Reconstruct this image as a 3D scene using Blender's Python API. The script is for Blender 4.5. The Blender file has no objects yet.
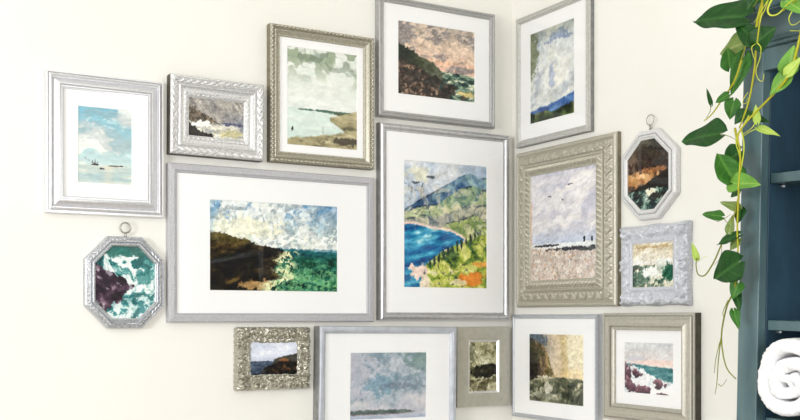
import bpy, bmesh, math, random
import numpy as np
from mathutils import Vector, Matrix

random.seed(7)
SC = bpy.context.scene
COL = SC.collection
PI = math.pi

# ------------------------------------------------------------------ camera
cd = bpy.data.cameras.new('camera'); cam = bpy.data.objects.new('camera', cd); COL.objects.link(cam)
cam.location = (-1.8374, -2.5216, 1.45)
cam.rotation_euler = (PI/2, 0, math.radians(60.089-90))
cd.sensor_width = 36; cd.lens = 1041/800*36; cd.shift_y = (317-210)/800
cd.clip_start = 0.05
SC.camera = cam

# ------------------------------------------------------------------ world, lights, exposure
w = bpy.data.worlds.new('world'); SC.world = w; w.use_nodes = True
bg = w.node_tree.nodes['Background']; bg.inputs[0].default_value = (0.86, 0.93, 1, 1); bg.inputs[1].default_value = 1.0
SC.view_settings.view_transform = 'Standard'; SC.view_settings.look = 'None'
SC.view_settings.gamma = 1; SC.view_settings.use_curve_mapping = False
SC.view_settings.exposure = 0.52

def area(name, loc, aim, sx, sy, power, col):
    l = bpy.data.lights.new(name, 'AREA'); l.shape = 'RECTANGLE'; l.size = sx; l.size_y = sy
    l.energy = power; l.color = col
    o = bpy.data.objects.new(name, l); COL.objects.link(o); o.location = loc
    o.rotation_euler = (Vector(aim)-Vector(loc)).to_track_quat('-Z', 'Y').to_euler()
    return o
area('daylight_back_window', (-1.5, -4.12, 1.6), (-1.5, 0, 1.6), 1.9, 1.3, 31, (1, 0.985, 0.965))
area('daylight_left_window', (-4.42, -2.1, 1.7), (0, -2.1, 1.5), 1.3, 1.2, 64, (0.99, 0.992, 1.0))

# ------------------------------------------------------------------ helpers
def lin(c):
    a = np.asarray(c, float)/255.0
    return np.where(a <= 0.04045, a/12.92, ((a+0.055)/1.055)**2.4)

def material(name, col, rough=0.6, metal=0.0, col2=None, nscale=30.0, ncontrast=(0.35, 0.65), bump=0.0, bscale=200.0, stretch=(1, 1, 1), spec=0.5):
    m = bpy.data.materials.new(name); m.use_nodes = True
    nt = m.node_tree; b = nt.nodes['Principled BSDF']
    b.inputs['Roughness'].default_value = rough; b.inputs['Metallic'].default_value = metal
    b.inputs['Specular IOR Level'].default_value = spec
    c1 = (*lin(col), 1); c2 = (*lin(col2), 1) if col2 is not None else c1
    tc = nt.nodes.new('ShaderNodeTexCoord'); mp = nt.nodes.new('ShaderNodeMapping')
    nt.links.new(tc.outputs['Object'], mp.inputs[0]); mp.inputs['Scale'].default_value = stretch
    n = nt.nodes.new('ShaderNodeTexNoise'); n.inputs['Scale'].default_value = nscale; n.inputs['Detail'].default_value = 5
    nt.links.new(mp.outputs[0], n.inputs['Vector'])
    r = nt.nodes.new('ShaderNodeValToRGB'); nt.links.new(n.outputs[0], r.inputs[0])
    r.color_ramp.elements[0].position = ncontrast[0]; r.color_ramp.elements[0].color = c1
    r.color_ramp.elements[1].position = ncontrast[1]; r.color_ramp.elements[1].color = c2
    nt.links.new(r.outputs[0], b.inputs['Base Color'])
    if bump:
        n2 = nt.nodes.new('ShaderNodeTexNoise'); n2.inputs['Scale'].default_value = bscale; n2.inputs['Detail'].default_value = 4
        nt.links.new(mp.outputs[0], n2.inputs['Vector'])
        bp = nt.nodes.new('ShaderNodeBump'); bp.inputs['Strength'].default_value = bump; bp.inputs['Distance'].default_value = 0.002
        nt.links.new(n2.outputs[0], bp.inputs['Height']); nt.links.new(bp.outputs[0], b.inputs['Normal'])
    return m

def painted(name, rough=0.55, spec=0.4, sss=0.0):
    m = bpy.data.materials.new(name); m.use_nodes = True; nt = m.node_tree; b = nt.nodes['Principled BSDF']
    a = nt.nodes.new('ShaderNodeAttribute'); a.attribute_name = 'paint'
    n = nt.nodes.new('ShaderNodeTexNoise'); n.inputs['Scale'].default_value = 900
    mx = nt.nodes.new('ShaderNodeMix'); mx.data_type = 'RGBA'; mx.blend_type = 'OVERLAY'; mx.inputs[0].default_value = 0.06
    nt.links.new(a.outputs['Color'], mx.inputs[6]); nt.links.new(n.outputs[0], mx.inputs[7])
    nt.links.new(mx.outputs[2], b.inputs['Base Color'])
    b.inputs['Roughness'].default_value = rough; b.inputs['Specular IOR Level'].default_value = spec
    if sss: b.inputs['Transmission Weight'].default_value = 0.0
    return m

def raw_mesh(name, verts, faces, mat, parent=None, smooth=True, paint=None):
    me = bpy.data.meshes.new(name)
    verts = np.asarray(verts, np.float32); 
    me.from_pydata(verts.tolist() if len(verts) < 5000 else [tuple(v) for v in verts.tolist()], [], faces)
    if smooth: me.polygons.foreach_set('use_smooth', [True]*len(me.polygons))
    if paint is not None:
        at = me.attributes.new('paint', 'FLOAT_COLOR', 'POINT')
        c = np.ones((len(verts), 4), np.float32); c[:, :3] = paint
        at.data.foreach_set('color', c.ravel())
    me.update()
    me.materials.append(mat)
    o = bpy.data.objects.new(name, me); COL.objects.link(o)
    if parent is not None: o.parent = parent
    return o

class MB:
    def __init__(s): s.v = []; s.f = []
    def add(s, vs, fs):
        k = len(s.v); s.v += [tuple(v) for v in vs]; s.f += [tuple(i+k for i in f) for f in fs]; return s
    def box(s, a, b, bev=0.0):
        bm = bmesh.new(); bmesh.ops.create_cube(bm, size=1)
        for v in bm.verts:
            v.co = Vector([(a[i]+b[i])/2 + v.co[i]*(b[i]-a[i]) for i in range(3)])
        if bev: bmesh.ops.bevel(bm, geom=list(bm.edges), offset=bev, segments=2, affect='EDGES', profile=0.5)
        s.add([v.co[:] for v in bm.verts], [[v.index for v in f.verts] for f in bm.faces] if not bm.verts.index_update() else [])
        bm.free(); return s
    def tube(s, pts, rad, n=8, closed=False, taper=None):
        P = [Vector(p) for p in pts]; N = len(P); vs = []; fs = []
        up = Vector((0.31, 0.22, 0.92)); prev = None
        for i, p in enumerate(P):
            if closed: t = (P[(i+1) % N]-P[i-1])
            else: t = P[min(i+1, N-1)]-P[max(i-1, 0)]
            t.normalize()
            a = (prev - t*prev.dot(t)) if prev is not None else t.cross(up)
            if a.length < 1e-6: a = t.orthogonal()
            a.normalize(); prev = a; b = t.cross(a)
            rr = rad*(taper(i/(N-1)) if taper else 1)
            for k in range(n):
                q = 2*PI*k/n; vs.append(p+a*(rr*math.cos(q))+b*(rr*math.sin(q)))
        M = N if closed else N-1
        for i in range(M):
            j = (i+1) % N
            for k in range(n):
                fs.append((i*n+k, i*n+(k+1) % n, j*n+(k+1) % n, j*n+k))
        if not closed:
            fs.append(tuple(range(n))[::-1]); fs.append(tuple((N-1)*n+k for k in range(n)))
        return s.add(vs, fs)
    def build(s, name, mat, parent=None, smooth=False):
        return raw_mesh(name, s.v, s.f, mat, parent, smooth)

def smooth_path(pts, sub=6):
    P = [Vector(p) for p in pts]; out = []
    for i in range(len(P)-1):
        p0 = P[max(i-1, 0)]; p1 = P[i]; p2 = P[i+1]; p3 = P[min(i+2, len(P)-1)]
        for k in range(sub):
            t = k/sub
            out.append(0.5*((2*p1)+(p2-p0)*t+(2*p0-5*p1+4*p2-p3)*t*t+(3*p1-p0-3*p2+p3)*t**3))
    out.append(P[-1]); return out

def thing(name, label, cat, loc, rot=(0, 0, 0), group=None):
    o = bpy.data.objects.new(name, None); COL.objects.link(o); o.location = loc; o.rotation_euler = rot
    o.empty_display_size = 0.05
    o['label'] = label; o['category'] = cat
    if group: o['group'] = group
    return o

def structure(o):
    o['kind'] = 'structure'; return o

# ------------------------------------------------------------------ room materials
M_wall = material('cream_wall_paint', (244, 242, 236), 0.85, 0, (241, 239, 231), 3.0, (0.3, 0.7), 0.12, 60, spec=0.2)
M_ceil = material('ceiling_paint', (248, 247, 243), 0.9, spec=0.2)
M_floor = material('oak_floor', (132, 122, 110), 0.5, 0, (150, 140, 126), 6, (0.3, 0.7), 0.2, 40, (1, 12, 1))
M_far = material('muted_far_wall_paint', (150, 152, 148), 0.85, 0, (140, 142, 138), 3.0, spec=0.2)
M_trim = material('white_trim_paint', (245, 245, 240), 0.45)

def slab(name, a, b, m):
    return structure(MB().box(a, b).build(name, m))
slab('wall_left', (-4.6, 0, 0), (0.15, 0.15, 2.7), M_wall)
slab('wall_right', (0, -4.4, 0), (0.15, 0, 2.7), M_wall)
slab('floor', (-4.6, -4.4, -0.1), (0.15, 0.15, 0), M_floor)
slab('ceiling', (-4.6, -4.4, 2.7), (0.15, 0.15, 2.8), M_ceil)
# the two walls behind the viewer, each with a window opening
def holed(name, axis, c, lo, hi, h0, h1, m):
    b = MB()
    if axis == 'y':
        A = -4.6; B = 0.15
        for (x0, x1, z0, z1) in ((A, lo, 0, 2.7), (hi, B, 0, 2.7), (lo, hi, 0, h0), (lo, hi, h1, 2.7)): b.box((x0, c-0.12, z0), (x1, c, z1))
    else:
        A = -4.4; B = 0
        for (x0, x1, z0, z1) in ((A, lo, 0, 2.7), (hi, B, 0, 2.7), (lo, hi, 0, h0), (lo, hi, h1, 2.7)): b.box((c-0.12, x0, z0), (c, x1, z1))
    return structure(b.build(name, m))
holed('wall_back', 'y', -4.2, -2.5, -0.5, 0.9, 2.3, M_far)
holed('wall_side', 'x', -4.5, -2.8, -1.4, 0.9, 2.3, M_far)
def window(name, axis, c, lo, hi, h0, h1):
    b = MB(); t = 0.05; mid = (lo+hi)/2
    def bar(x0, x1, z0, z1):
        if axis == 'y': b.box((x0, c-0.05, z0), (x1, c-0.01, z1), 0.003)
        else: b.box((c-0.05, x0, z0), (c-0.01, x1, z1), 0.003)
    bar(lo, lo+t, h0, h1); bar(hi-t, hi, h0, h1); bar(lo+t, hi-t, h0, h0+t); bar(lo+t, hi-t, h1-t, h1)
    bar(mid-0.02, mid+0.02, h0+t, h1-t)
    return structure(b.build(name, M_trim))
window('window_1', 'y', -4.2, -2.5, -0.5, 0.9, 2.3)
window('window_2', 'x', -4.5, -2.8, -1.4, 0.9, 2.3)
slab('baseboard_left', (-4.5, -0.015, 0), (-0.015, 0, 0.12), M_trim)
slab('baseboard_right', (-0.015, -4.2, 0), (0, 0, 0.12), M_trim)

# ------------------------------------------------------------------ mouldings
def moulding(name, poly, prof, mat, parent, ds=0.004, disp=None, side=None):
    """sweep a height profile [(inset, height)...] round a convex polygon given counter-clockwise as (x, z)"""
    P = np.array(poly, float); n = len(P)
    E = np.roll(P, -1, 0)-P; Ln = np.linalg.norm(E, axis=1); D = E/Ln[:, None]
    Nn = np.stack([-D[:, 1], D[:, 0]], 1)              # inward normal for counter-clockwise
    mit = []
    for i in range(n):
        a, b = Nn[i-1], Nn[i]; mit.append((a+b)/(1+a@b))
    mit = np.array(mit)
    prof = list(prof)
    T = np.array([p[0] for p in prof]); Hh = np.array([p[1] for p in prof])
    cols = []; dist = []; nrm = []; edge = []
    s0 = 0
    for i in range(n):
        k = max(1, int(round(Ln[i]/ds))); j = (i+1) % n
        for q in range(k):
            f = q/k
            base = P[i]*(1-f)+P[j]*f; m = mit[i]*(1-f)+mit[j]*f
            cols.append((base, m)); dist.append(f); nrm.append(Ln[i]); edge.append(i)
    cols_b = np.array([c[0] for c in cols]); cols_m = np.array([c[1] for c in cols])
    X = cols_b[:, None, :]+cols_m[:, None, :]*T[None, :, None]
    f = np.array(dist)[:, None]; L = np.array(nrm)[:, None]; e = np.array(edge)[:, None]
    H = np.repeat(Hh[None, :], len(cols), 0)
    TT = np.repeat(T[None, :], len(cols), 0)
    if disp is not None:
        # true position along the edge, mitre taken into account
        Da = D[np.array(edge)][:, None, :]
        s = ((X-P[np.array(edge)][:, None, :])*Da).sum(-1)
        dh, dt = disp(s, TT, L, e, X[..., 0], X[..., 1])
        H = H+dh
        X = X+cols_m[:, None, :]*(dt[..., None] if np.ndim(dt) else dt)
    nc, npf = X.shape[:2]
    V = np.stack([X[..., 0], -H, X[..., 1]], -1).reshape(-1, 3)
    idx = np.arange(nc*npf).reshape(nc, npf); nx = np.roll(idx, -1, 0)
    F = np.stack([idx[:, :-1], idx[:, 1:], nx[:, 1:], nx[:, :-1]], -1).reshape(-1, 4)
    F = F[:, ::-1]
    o = raw_mesh(name, V, F.tolist(), mat, parent, smooth=True)
    if side is not None:                     # the outer side faces of the moulding take a separate, darker colour
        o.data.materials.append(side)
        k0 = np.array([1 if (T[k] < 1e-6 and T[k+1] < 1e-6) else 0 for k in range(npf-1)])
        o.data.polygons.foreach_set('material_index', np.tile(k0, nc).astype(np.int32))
    return o

def rectpoly(w, h): return [(-w, -h), (w, -h), (w, h), (-w, h)]
def dense(prof, n):
    P = np.array(prof, float); d = np.r_[0, np.cumsum(np.linalg.norm(np.diff(P, axis=0), axis=1))]
    q = np.unique(np.r_[np.linspace(0, d[-1], n), d])
    return list(zip(np.interp(q, d, P[:, 0]), np.interp(q, d, P[:, 1])))
def sharpen(o, ang=32):
    for p in o.data.polygons: p.use_smooth = True
    bm = bmesh.new(); bm.from_mesh(o.data)
    for e in bm.edges:
        if len(e.link_faces) == 2 and e.calc_face_angle(0) > math.radians(ang): e.smooth = False
    bm.to_mesh(o.data); bm.free()

# ------------------------------------------------------------------ painting kit (numpy)
_rng = np.random.RandomState(11); _T = _rng.rand(64, 256, 256).astype(np.float32)
def vn(x, y, seed):
    t = _T[seed % 64]; xi = np.floor(x).astype(int); yi = np.floor(y).astype(int)
    fx = x-xi; fy = y-yi; fx = fx*fx*(3-2*fx); fy = fy*fy*(3-2*fy)
    a = t[xi & 255, yi & 255]; b = t[(xi+1) & 255, yi & 255]; c = t[xi & 255, (yi+1) & 255]; d = t[(xi+1) & 255, (yi+1) & 255]
    return (a*(1-fx)+b*fx)*(1-fy)+(c*(1-fx)+d*fx)*fy
def fbm(x, y, fx, fy, seed, octs=4, ang=0.0):
    ca, sa = math.cos(ang), math.sin(ang); X = (x*ca-y*sa)*fx+seed*3.7; Y = (x*sa+y*ca)*fy+seed*1.3
    s = 0; a = 0.5; tot = 0
    for o in range(octs):
        s = s+a*vn(X*2**o, Y*2**o, seed+o*5); tot += a; a *= 0.55
    v = s/tot
    return np.clip((v-0.5)*1.75+0.5, 0, 1)
def st(e0, e1, v):
    t = np.clip((v-e0)/(e1-e0+1e-9), 0, 1); return t*t*(3-2*t)

class Canvas:
    def __init__(s, W, H, px=0.00085):
        s.nu = max(24, int(2*W/px)); s.nv = max(24, int(2*H/px))
        s.v, s.u = np.meshgrid(np.linspace(0, 1, s.nv), np.linspace(0, 1, s.nu), indexing='ij')
        s.asp = W/H; s.x = s.u*s.asp; s.c = np.zeros((s.nv, s.nu, 3)); s.k = 0
    def n(s, fx, fy=None, octs=4, ang=0, warp=0.0):
        s.k += 1; fy = fy or fx
        x, y = s.x, s.v
        if warp:
            x = x+warp*(fbm(s.x, s.v, 4, 4, s.k+40, 3)-.5); y = y+warp*(fbm(s.x, s.v, 4, 4, s.k+41, 3)-.5)
        return fbm(x, y, fx, fy, s.k+s.seed, octs, ang)
    seed = 0
    def ramp(s, t, stops):
        T = [a for a, _ in stops]; C = np.array([c for _, c in stops], float)
        return np.stack([np.interp(t, T, C[:, i]) for i in range(3)], -1)
    def put(s, mask, col):
        m = mask[..., None]; s.c = s.c*(1-m)+np.asarray(col, float)*m
    def below(s, xs, ys, rough=0.02, soft=0.012, f=14):
        return st(-soft, soft, s.v-np.interp(s.u, xs, ys)+rough*2*(s.n(f, f, 4)-.5))
    def ell(s, cx, cy, rx, ry, rough=0.2, soft=0.25, f=18):
        d = np.sqrt(((s.u-cx)/rx)**2+((s.v-cy)/ry)**2)+rough*2*(s.n(f)-.5)
        return 1-st(1-soft, 1+soft*0.3, d)
    def strokes(s, amt, fx, fy, ang=0, mask=1.0):
        s.c = s.c+((s.n(fx, fy, 3, ang)-.5)*2*amt*mask)[..., None]*np.array([1, 1, 1.0])

def sky_(c, top, mid, hor, yh, cloud, amt=.6, fx=3, fy=6, ang=0, thr=(.42, .7)):
    c.c = c.ramp(np.clip(c.v/yh, 0, 1), [(0, top), (.55, mid), (1, hor)])
    c.put(st(thr[0], thr[1], c.n(fx, fy, 5, ang, .12))*amt, cloud)

def art_ship(c):
    sky_(c, (128, 186, 205), (172, 208, 214), (205, 224, 222), .76, (243, 244, 238), .9, 2.6, 6.5, .15, (.4, .66))
    c.put(st(.55, .8, c.n(3, 8, 4, -.2, .1))*.4*(c.v < .6), (168, 176, 180))
    sea = st(.755, .765, c.v); c.put(sea, c.ramp(c.n(3, 22), [(0, (176, 200, 202)), (.6, (203, 216, 210)), (1, (226, 226, 214))]))
    c.put(sea*st(.3, 0, np.abs(c.u-.55)/.5)*.4, (232, 220, 200))
    c.put(c.ell(.70, .757, .17, .011, .5, .4)*.85, (92, 98, 84)); c.put(c.ell(.78, .752, .06, .010, .5), (70, 76, 62)); c.put(c.ell(.30, .753, .085, .011, .3), (42, 46, 52)); c.put(c.ell(.31, .740, .035, .012, .2), (60, 62, 66))
    for x, y in ((.26, .70), (.31, .685), (.35, .71)): c.put((np.abs(c.u-x) < .007)*(c.v > y)*(c.v < .75)*.75, (80, 84, 90))
    c.put(np.exp(-((c.v-.735+.35*(.30-c.u))/.010)**2)*(c.u < .33)*(c.u > .12)*st(.3, .5, c.n(20))*.8, (112, 114, 116)); c.put(c.ell(.43, .805, .055, .010, .3), (58, 60, 62)); c.put(c.ell(.42, .795, .02, .010, .2), (70, 72, 74))
    c.strokes(7, 10, 40)
def art_surf(c):
    c.c = c.ramp(c.n(6, 8, 5, .5, .35), [(0, (8, 62, 66)), (.3, (22, 112, 112)), (.42, (128, 186, 182)), (.54, (236, 242, 240)), (.75, (244, 248, 247)), (1, (180, 214, 210))])
    c.put(c.ell(.45, .06, .5, .10, .3)*.85, c.ramp(c.n(8), [(0, (10, 66, 60)), (1, (26, 118, 104))]))
    c.put(c.ell(.62, .80, .36, .17, .5)*.75, c.ramp(c.n(9, 9, 4, 0, .3), [(0, (6, 66, 70)), (.5, (20, 124, 128)), (.62, (190, 220, 218)), (1, (240, 246, 245))]))
    c.put(c.ell(.84, .42, .16, .16, .5)*.7, (24, 120, 118))
    rk = st(-.015, .015, (.62-.9*np.abs(c.v-.55)*(c.v > .55)*1.3-1.9*np.maximum(0, .55-c.v))-c.u+.16*(c.n(9)-.5))*(c.v > .16)*(c.v < .96)
    c.put(rk, c.ramp(c.n(14, 9, 5, .7), [(0, (22, 12, 22)), (.5, (58, 38, 56)), (.75, (96, 70, 88)), (1, (196, 178, 190))]))
    c.put(rk*st(.7, .78, c.n(16, 8, 4, .8))*.6, (220, 214, 222))
def art_cliffstorm(c):
    c.c = c.ramp(c.n(3, 16, 5, -.9), [(0, (118, 116, 118)), (.5, (158, 154, 148)), (1, (192, 186, 176))])
    c.put(st(.5, 1, c.u)*st(.2, .6, c.v)*.65, (112, 116, 138))
    c.put(c.below([0, .5, 1], [.66, .64, .66]), c.ramp(c.n(5, 14), [(0, (140, 146, 152)), (.5, (198, 196, 184)), (1, (232, 228, 214))]))
    c.put(c.below([0, .12, .3, .48, .54, 1], [.24, .24, .40, .56, .7, 1.2], .03)*(1-c.below([0, .3, .6], [.60, .62, .58], .02)), c.ramp(c.n(14, 9), [(0, (52, 46, 40)), (.5, (116, 104, 88)), (1, (182, 170, 150))]))
    c.put(c.below([0, .2, .45, .5, 1], [.6, .84, .9, 1.2, 1.3], .03), (32, 26, 24))
    c.put(c.ell(.22, .66, .2, .08, .6), (236, 236, 230)); c.put(c.ell(.75, .85, .22, .1, .6)*.6, (202, 190, 130))
    c.put(c.ell(.8, .60, .24, .03, .5)*.8, (60, 66, 100))
    c.strokes(22, 24, 60, -.6)
def art_bay(c):
    c.c = c.ramp(c.n(2.5, 8, 5, .1, .2), [(0, (176, 194, 184)), (.4, (226, 232, 222)), (1, (248, 248, 243))])
    top = st(.42, .05, c.v)
    c.put(top*st(.42, .62, c.n(4, 7, 5, .15, .3))*.9, (150, 164, 136)); c.put(top*st(.6, .8, c.n(4, 9, 5, .1, .2))*.7, (116, 132, 112))
    c.put(st(.40, .55, c.v)*.75, (238, 242, 236))
    c.put(c.below([0, 1], [.615, .63], .002, .003), c.ramp(c.n(2, 14), [(0, (200, 222, 212)), (1, (230, 240, 232))]))
    c.put(c.ell(.62, .625, .5, .012, .4), (70, 110, 92)); c.put(c.ell(.86, .64, .24, .014, .4), (76, 86, 62))
    lnd = c.below([0, .2, .45, .7, .84, .80, .66, 1], [.93, .90, .88, .84, .80, .76, .73, .66], .01)
    lnd = np.clip(c.below([0, .3, .6, .8, 1], [.94, .895, .86, .82, .78], .012)+(c.u > .6)*st(0, .02, .025+(c.u-.6)*.35-np.abs(c.v-.70-(c.u-.6)*.12)), 0, 1)
    c.put(lnd, c.ramp(c.n(8, 26), [(0, (92, 88, 62)), (.4, (166, 156, 116)), (1, (214, 204, 166))]))
    c.put(c.ell(.82, .93, .3, .04, .5)*.8, (54, 46, 34))
    c.put(c.ell(.07, .835, .016, .028, .5), (44, 48, 44)); c.put((np.abs(c.u-.5) < .006)*(c.v > .78)*(c.v < .86)*.6, (90, 104, 96))
    c.strokes(7, 12, 30)
def art_headland(c):
    c.c = c.ramp(np.clip(c.v/.52, 0, 1), [(0, (98, 140, 176)), (.45, (168, 190, 200)), (1, (214, 220, 206))])
    c.put(st(.36, .52, c.n(6, 9, 5, .1, .25))*.92, (228, 230, 226)); c.put(st(.5, .62, c.n(9, 12, 5, .2, .3))*.75, (156, 168, 172)); c.put(st(.58, .66, c.n(14, 18, 5, .2, .3))*.5, (246, 246, 236))
    c.put(c.ell(.25, .3, .3, .14, .5)*.5, (232, 228, 196))
    c.put(c.below([0, 1], [.50, .535], .002, .004), c.ramp(c.n(10, 30, 5), [(0, (6, 44, 40)), (.5, (24, 88, 74)), (1, (72, 138, 112))]))
    c.put(st(.66, .53, c.v)*(c.v > .51)*.5, (36, 104, 132)); c.put(st(.3, .0, c.v)*st(.5, 1, c.u)*.45, (100, 140, 176))
    c.put(st(.6, .85, c.v)*st(.4, .6, c.u)*st(.56, .7, c.n(22, 26, 4))*.6, (130, 190, 130))
    ld = np.clip(st(-.012, .012, np.interp(c.v, [.35, .40, .48, .52, .56, .64, .70, .76, .84, .9, 1], [.02, .22, .40, .52, .6, .52, .56, .50, .58, .44, .40])-c.u+.09*(c.n(12)-.5)), 0, 1)*st(.34, .37, c.v+.02*(c.n(20)-.5)-(-.0))
    c.put(ld, c.ramp(c.n(5, 12, 5, .3), [(0, (12, 9, 6)), (.55, (36, 28, 16)), (.8, (66, 54, 28)), (1, (104, 84, 46))]))
    c.put(ld*st(.52, .40, c.v)*.7, c.ramp(c.n(10), [(0, (76, 72, 36)), (1, (148, 132, 72))]))
    c.put(c.ell(.34, .93, .14, .06, .5), (170, 140, 96))
    ed = np.exp(-((c.u-np.interp(c.v, [.5, .56, .64, .70, .76, .84, .9, 1], [.6, .62, .55, .60, .54, .62, .48, .46]))/.07)**2)*st(.52, .56, c.v)
    c.put(np.clip(ed*1.3, 0, 1)*st(.46, .52, c.n(26, 34, 4, 0, .1)), (216, 220, 178)); c.put(st(.5, .75, c.v)*st(.45, .9, c.v)*(c.u > .5)*st(.58, .66, c.n(34, 44, 3))*.6, (150, 196, 140))
    c.strokes(14, 20, 30, .3)
def art_sunset(c):
    sky_(c, (176, 164, 150), (204, 182, 164), (224, 188, 164), .6, (136, 130, 130), .8, 4, 12, .12, (.42, .62))
    c.put(st(.52, .62, c.n(6, 18, 5, .1, .15))*(c.v < .5)*.7, (228, 206, 184)); c.put(c.ell(.5, .5, .5, .035, .3)*.55, (240, 196, 164))
    c.put(c.below([0, 1], [.60, .635], .002, .004), c.ramp(c.n(8, 24), [(0, (18, 44, 44)), (.42, (52, 84, 74)), (.6, (128, 150, 128)), (.85, (220, 220, 196))]))
    c.put(c.below([0, .06, .16, .3, .44, .56, .6], [.30, .34, .40, .46, .50, .64, 1.3], .015)*(c.v < .75), c.ramp(np.clip(c.u*1.3+.3*(c.n(10)-.5), 0, 1), [(0, (26, 34, 20)), (.3, (62, 70, 46)), (1, (112, 116, 100))]))
    c.put(c.ell(.10, .44, .10, .09, .5), (24, 38, 22)); c.put(c.ell(.02, .38, .05, .08, .5), (26, 42, 24))
    ld = st(-.02, .02, np.interp(c.v, [.5, .6, .66, .72, .8, .9, 1], [.02, .26, .36, .42, .48, .60, .68])-c.u+.12*(c.n(10)-.5))*(c.v > .5)
    c.put(ld, c.ramp(c.n(24, 24, 5, .5), [(0, (18, 15, 12)), (.5, (60, 48, 40)), (.8, (120, 96, 80)), (1, (190, 166, 142))]))
    for (x, y, a, b) in ((.45, .78, .12, .10), (.66, .85, .10, .10), (.2, .72, .12, .06), (.86, .93, .06, .05)): c.put(c.ell(x, y, a, b, .3), c.ramp(c.n(14), [(0, (26, 24, 22)), (1, (88, 78, 68))]))
    c.put(c.ell(.9, .9, .14, .04, .5), (206, 190, 130)); c.strokes(16, 24, 34, .3)
def art_riviera(c):
    c.c = c.ramp(c.n(7, 9, 5, 0, .3), [(0, (160, 178, 198)), (.5, (192, 202, 212)), (1, (222, 222, 222))])
    c.put(c.ell(.16, .11, .11, .05, .8)*.5, (232, 226, 188)); c.put(c.ell(.3, .12, .05, .012, .3), (90, 100, 110)); c.put(c.ell(.14, .17, .05, .01, .3), (90, 100, 110))
    lay = [([0, .2, .45, .62, .8, .9, 1], [.40, .30, .20, .12, .06, .10, .10], ((64, 100, 140), (136, 166, 176), (176, 196, 160))),
           ([0, .15, .4, .6, .8, 1], [.42, .36, .33, .22, .17, .20], ((84, 120, 120), (160, 178, 136), (216, 214, 176))),
           ([0, .2, .45, .7, 1], [.47, .43, .42, .34, .32], ((92, 104, 130), (166, 170, 150), (224, 214, 186))),
           ([.3, .5, .7, .85, 1], [.60, .48, .44, .40, .46], ((96, 124, 72), (168, 182, 110), (222, 216, 158)))]
    for xs, ys, (a, b, d) in lay:
        m = c.below(xs, ys, .012, .006); c.put(m, c.ramp(c.n(9, 6, 5, .6, .4), [(0, a), (.5, b), (1, d)]))
        e = np.exp(-((c.v-np.interp(c.u, xs, ys))/.008)**2); c.put(e*.75*st(.3, .6, c.n(12)), (34, 50, 74))
    nn = c.n(9, 7, 3, .7, .4); c.put(np.exp(-((nn-.5)/.022)**2)*(c.v > .16)*(c.v < .62)*.8, (44, 60, 90)); nn = c.n(8, 9, 3, -.5, .4); c.put(np.exp(-((nn-.55)/.02)**2)*(c.v > .2)*(c.v < .7)*.7, (56, 74, 84)); c.put(st(.66, .72, c.n(14, 10, 4, -.5, .4))*(c.v > .2)*.5, (226, 214, 190))
    wtr = st(0, .012, c.v-np.interp(c.u, [0, .1, .3, .55, .68, 1], [.50, .49, .52, .54, .58, .72]))*st(-.01, .01, np.interp(c.v, [.5, .58, .66, .70, .76, .8, .86, 1], [.6, .74, .66, .45, .36, .28, .22, .20])-c.u)
    c.put(np.clip(st(-.03, .0, c.v-np.interp(c.u, [0, .1, .3, .55, .68, 1], [.50, .49, .52, .54, .58, .72]))*(c.v < .7)*(c.u < .75), 0, 1)*st(.0, .02, np.interp(c.v, [.46, .56, .64, .7], [.62, .76, .72, .5])-c.u), (238, 214, 200))
    c.put(wtr, c.ramp(c.n(6, 22, 4, .25), [(0, (10, 74, 130)), (.5, (36, 128, 172)), (.8, (90, 176, 200)), (1, (190, 220, 222))]))
    fg = c.below([0, .18, .24, .36, .5, .62, .75, 1], [1.2, 1.02, .82, .78, .70, .66, .62, .56], .02, .01)
    c.put(fg, c.ramp(c.n(10, 8, 5, .3, .4), [(0, (40, 70, 30)), (.35, (118, 146, 54)), (.6, (196, 200, 92)), (1, (230, 226, 180))]))
    c.put(c.ell(.17, .87, .10, .07, .5), (232, 210, 196)); c.put(c.ell(.23, .96, .06, .06, .4), (228, 214, 190)); nn = c.n(12, 9, 3, .4, .3); c.put(fg*np.exp(-((nn-.5)/.03)**2)*.85, (26, 40, 46))
    for i in range(11): c.put(c.ell(.3+.055*i, .80-.022*i, .016, .045, .3), (36, 62, 44))
    c.put(c.ell(.84, .93, .15, .06, .5)*.95, (226, 138, 48)); c.put(c.ell(.62, .95, .1, .03, .5)*.8, (238, 226, 190)); c.put(c.ell(.9, .80, .10, .03, .4)*.8, (232, 160, 70))
    c.strokes(18, 26, 26, .4)
def art_bluehills(c):
    c.c = c.ramp(c.n(6, 7, 5, .6, .2), [(0, (158, 168, 176)), (.45, (204, 208, 208)), (1, (234, 232, 222))])
    c.put(c.ell(.62, .12, .32, .07, .7)*.6, (104, 124, 166)); c.put(c.ell(.04, .2, .14, .32, .4)*.75, (104, 112, 78)); c.put(c.ell(.5, .55, .06, .14, .6)*.5, (140, 158, 196))
    c.put(st(.2, .0, c.v)*.35, (110, 118, 96))
    c.put(c.below([0, .3, .6, 1], [.86, .84, .82, .77], .01), c.ramp(c.n(6, 14), [(0, (34, 62, 122)), (1, (112, 150, 196))]))
    c.put(c.below([0, .25, .5, .75, 1], [.89, .88, .92, .90, .86], .015), c.ramp(c.n(9), [(0, (24, 30, 22)), (.6, (62, 78, 44)), (1, (120, 130, 74))]))
    c.strokes(13, 16, 16, .8)
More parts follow.
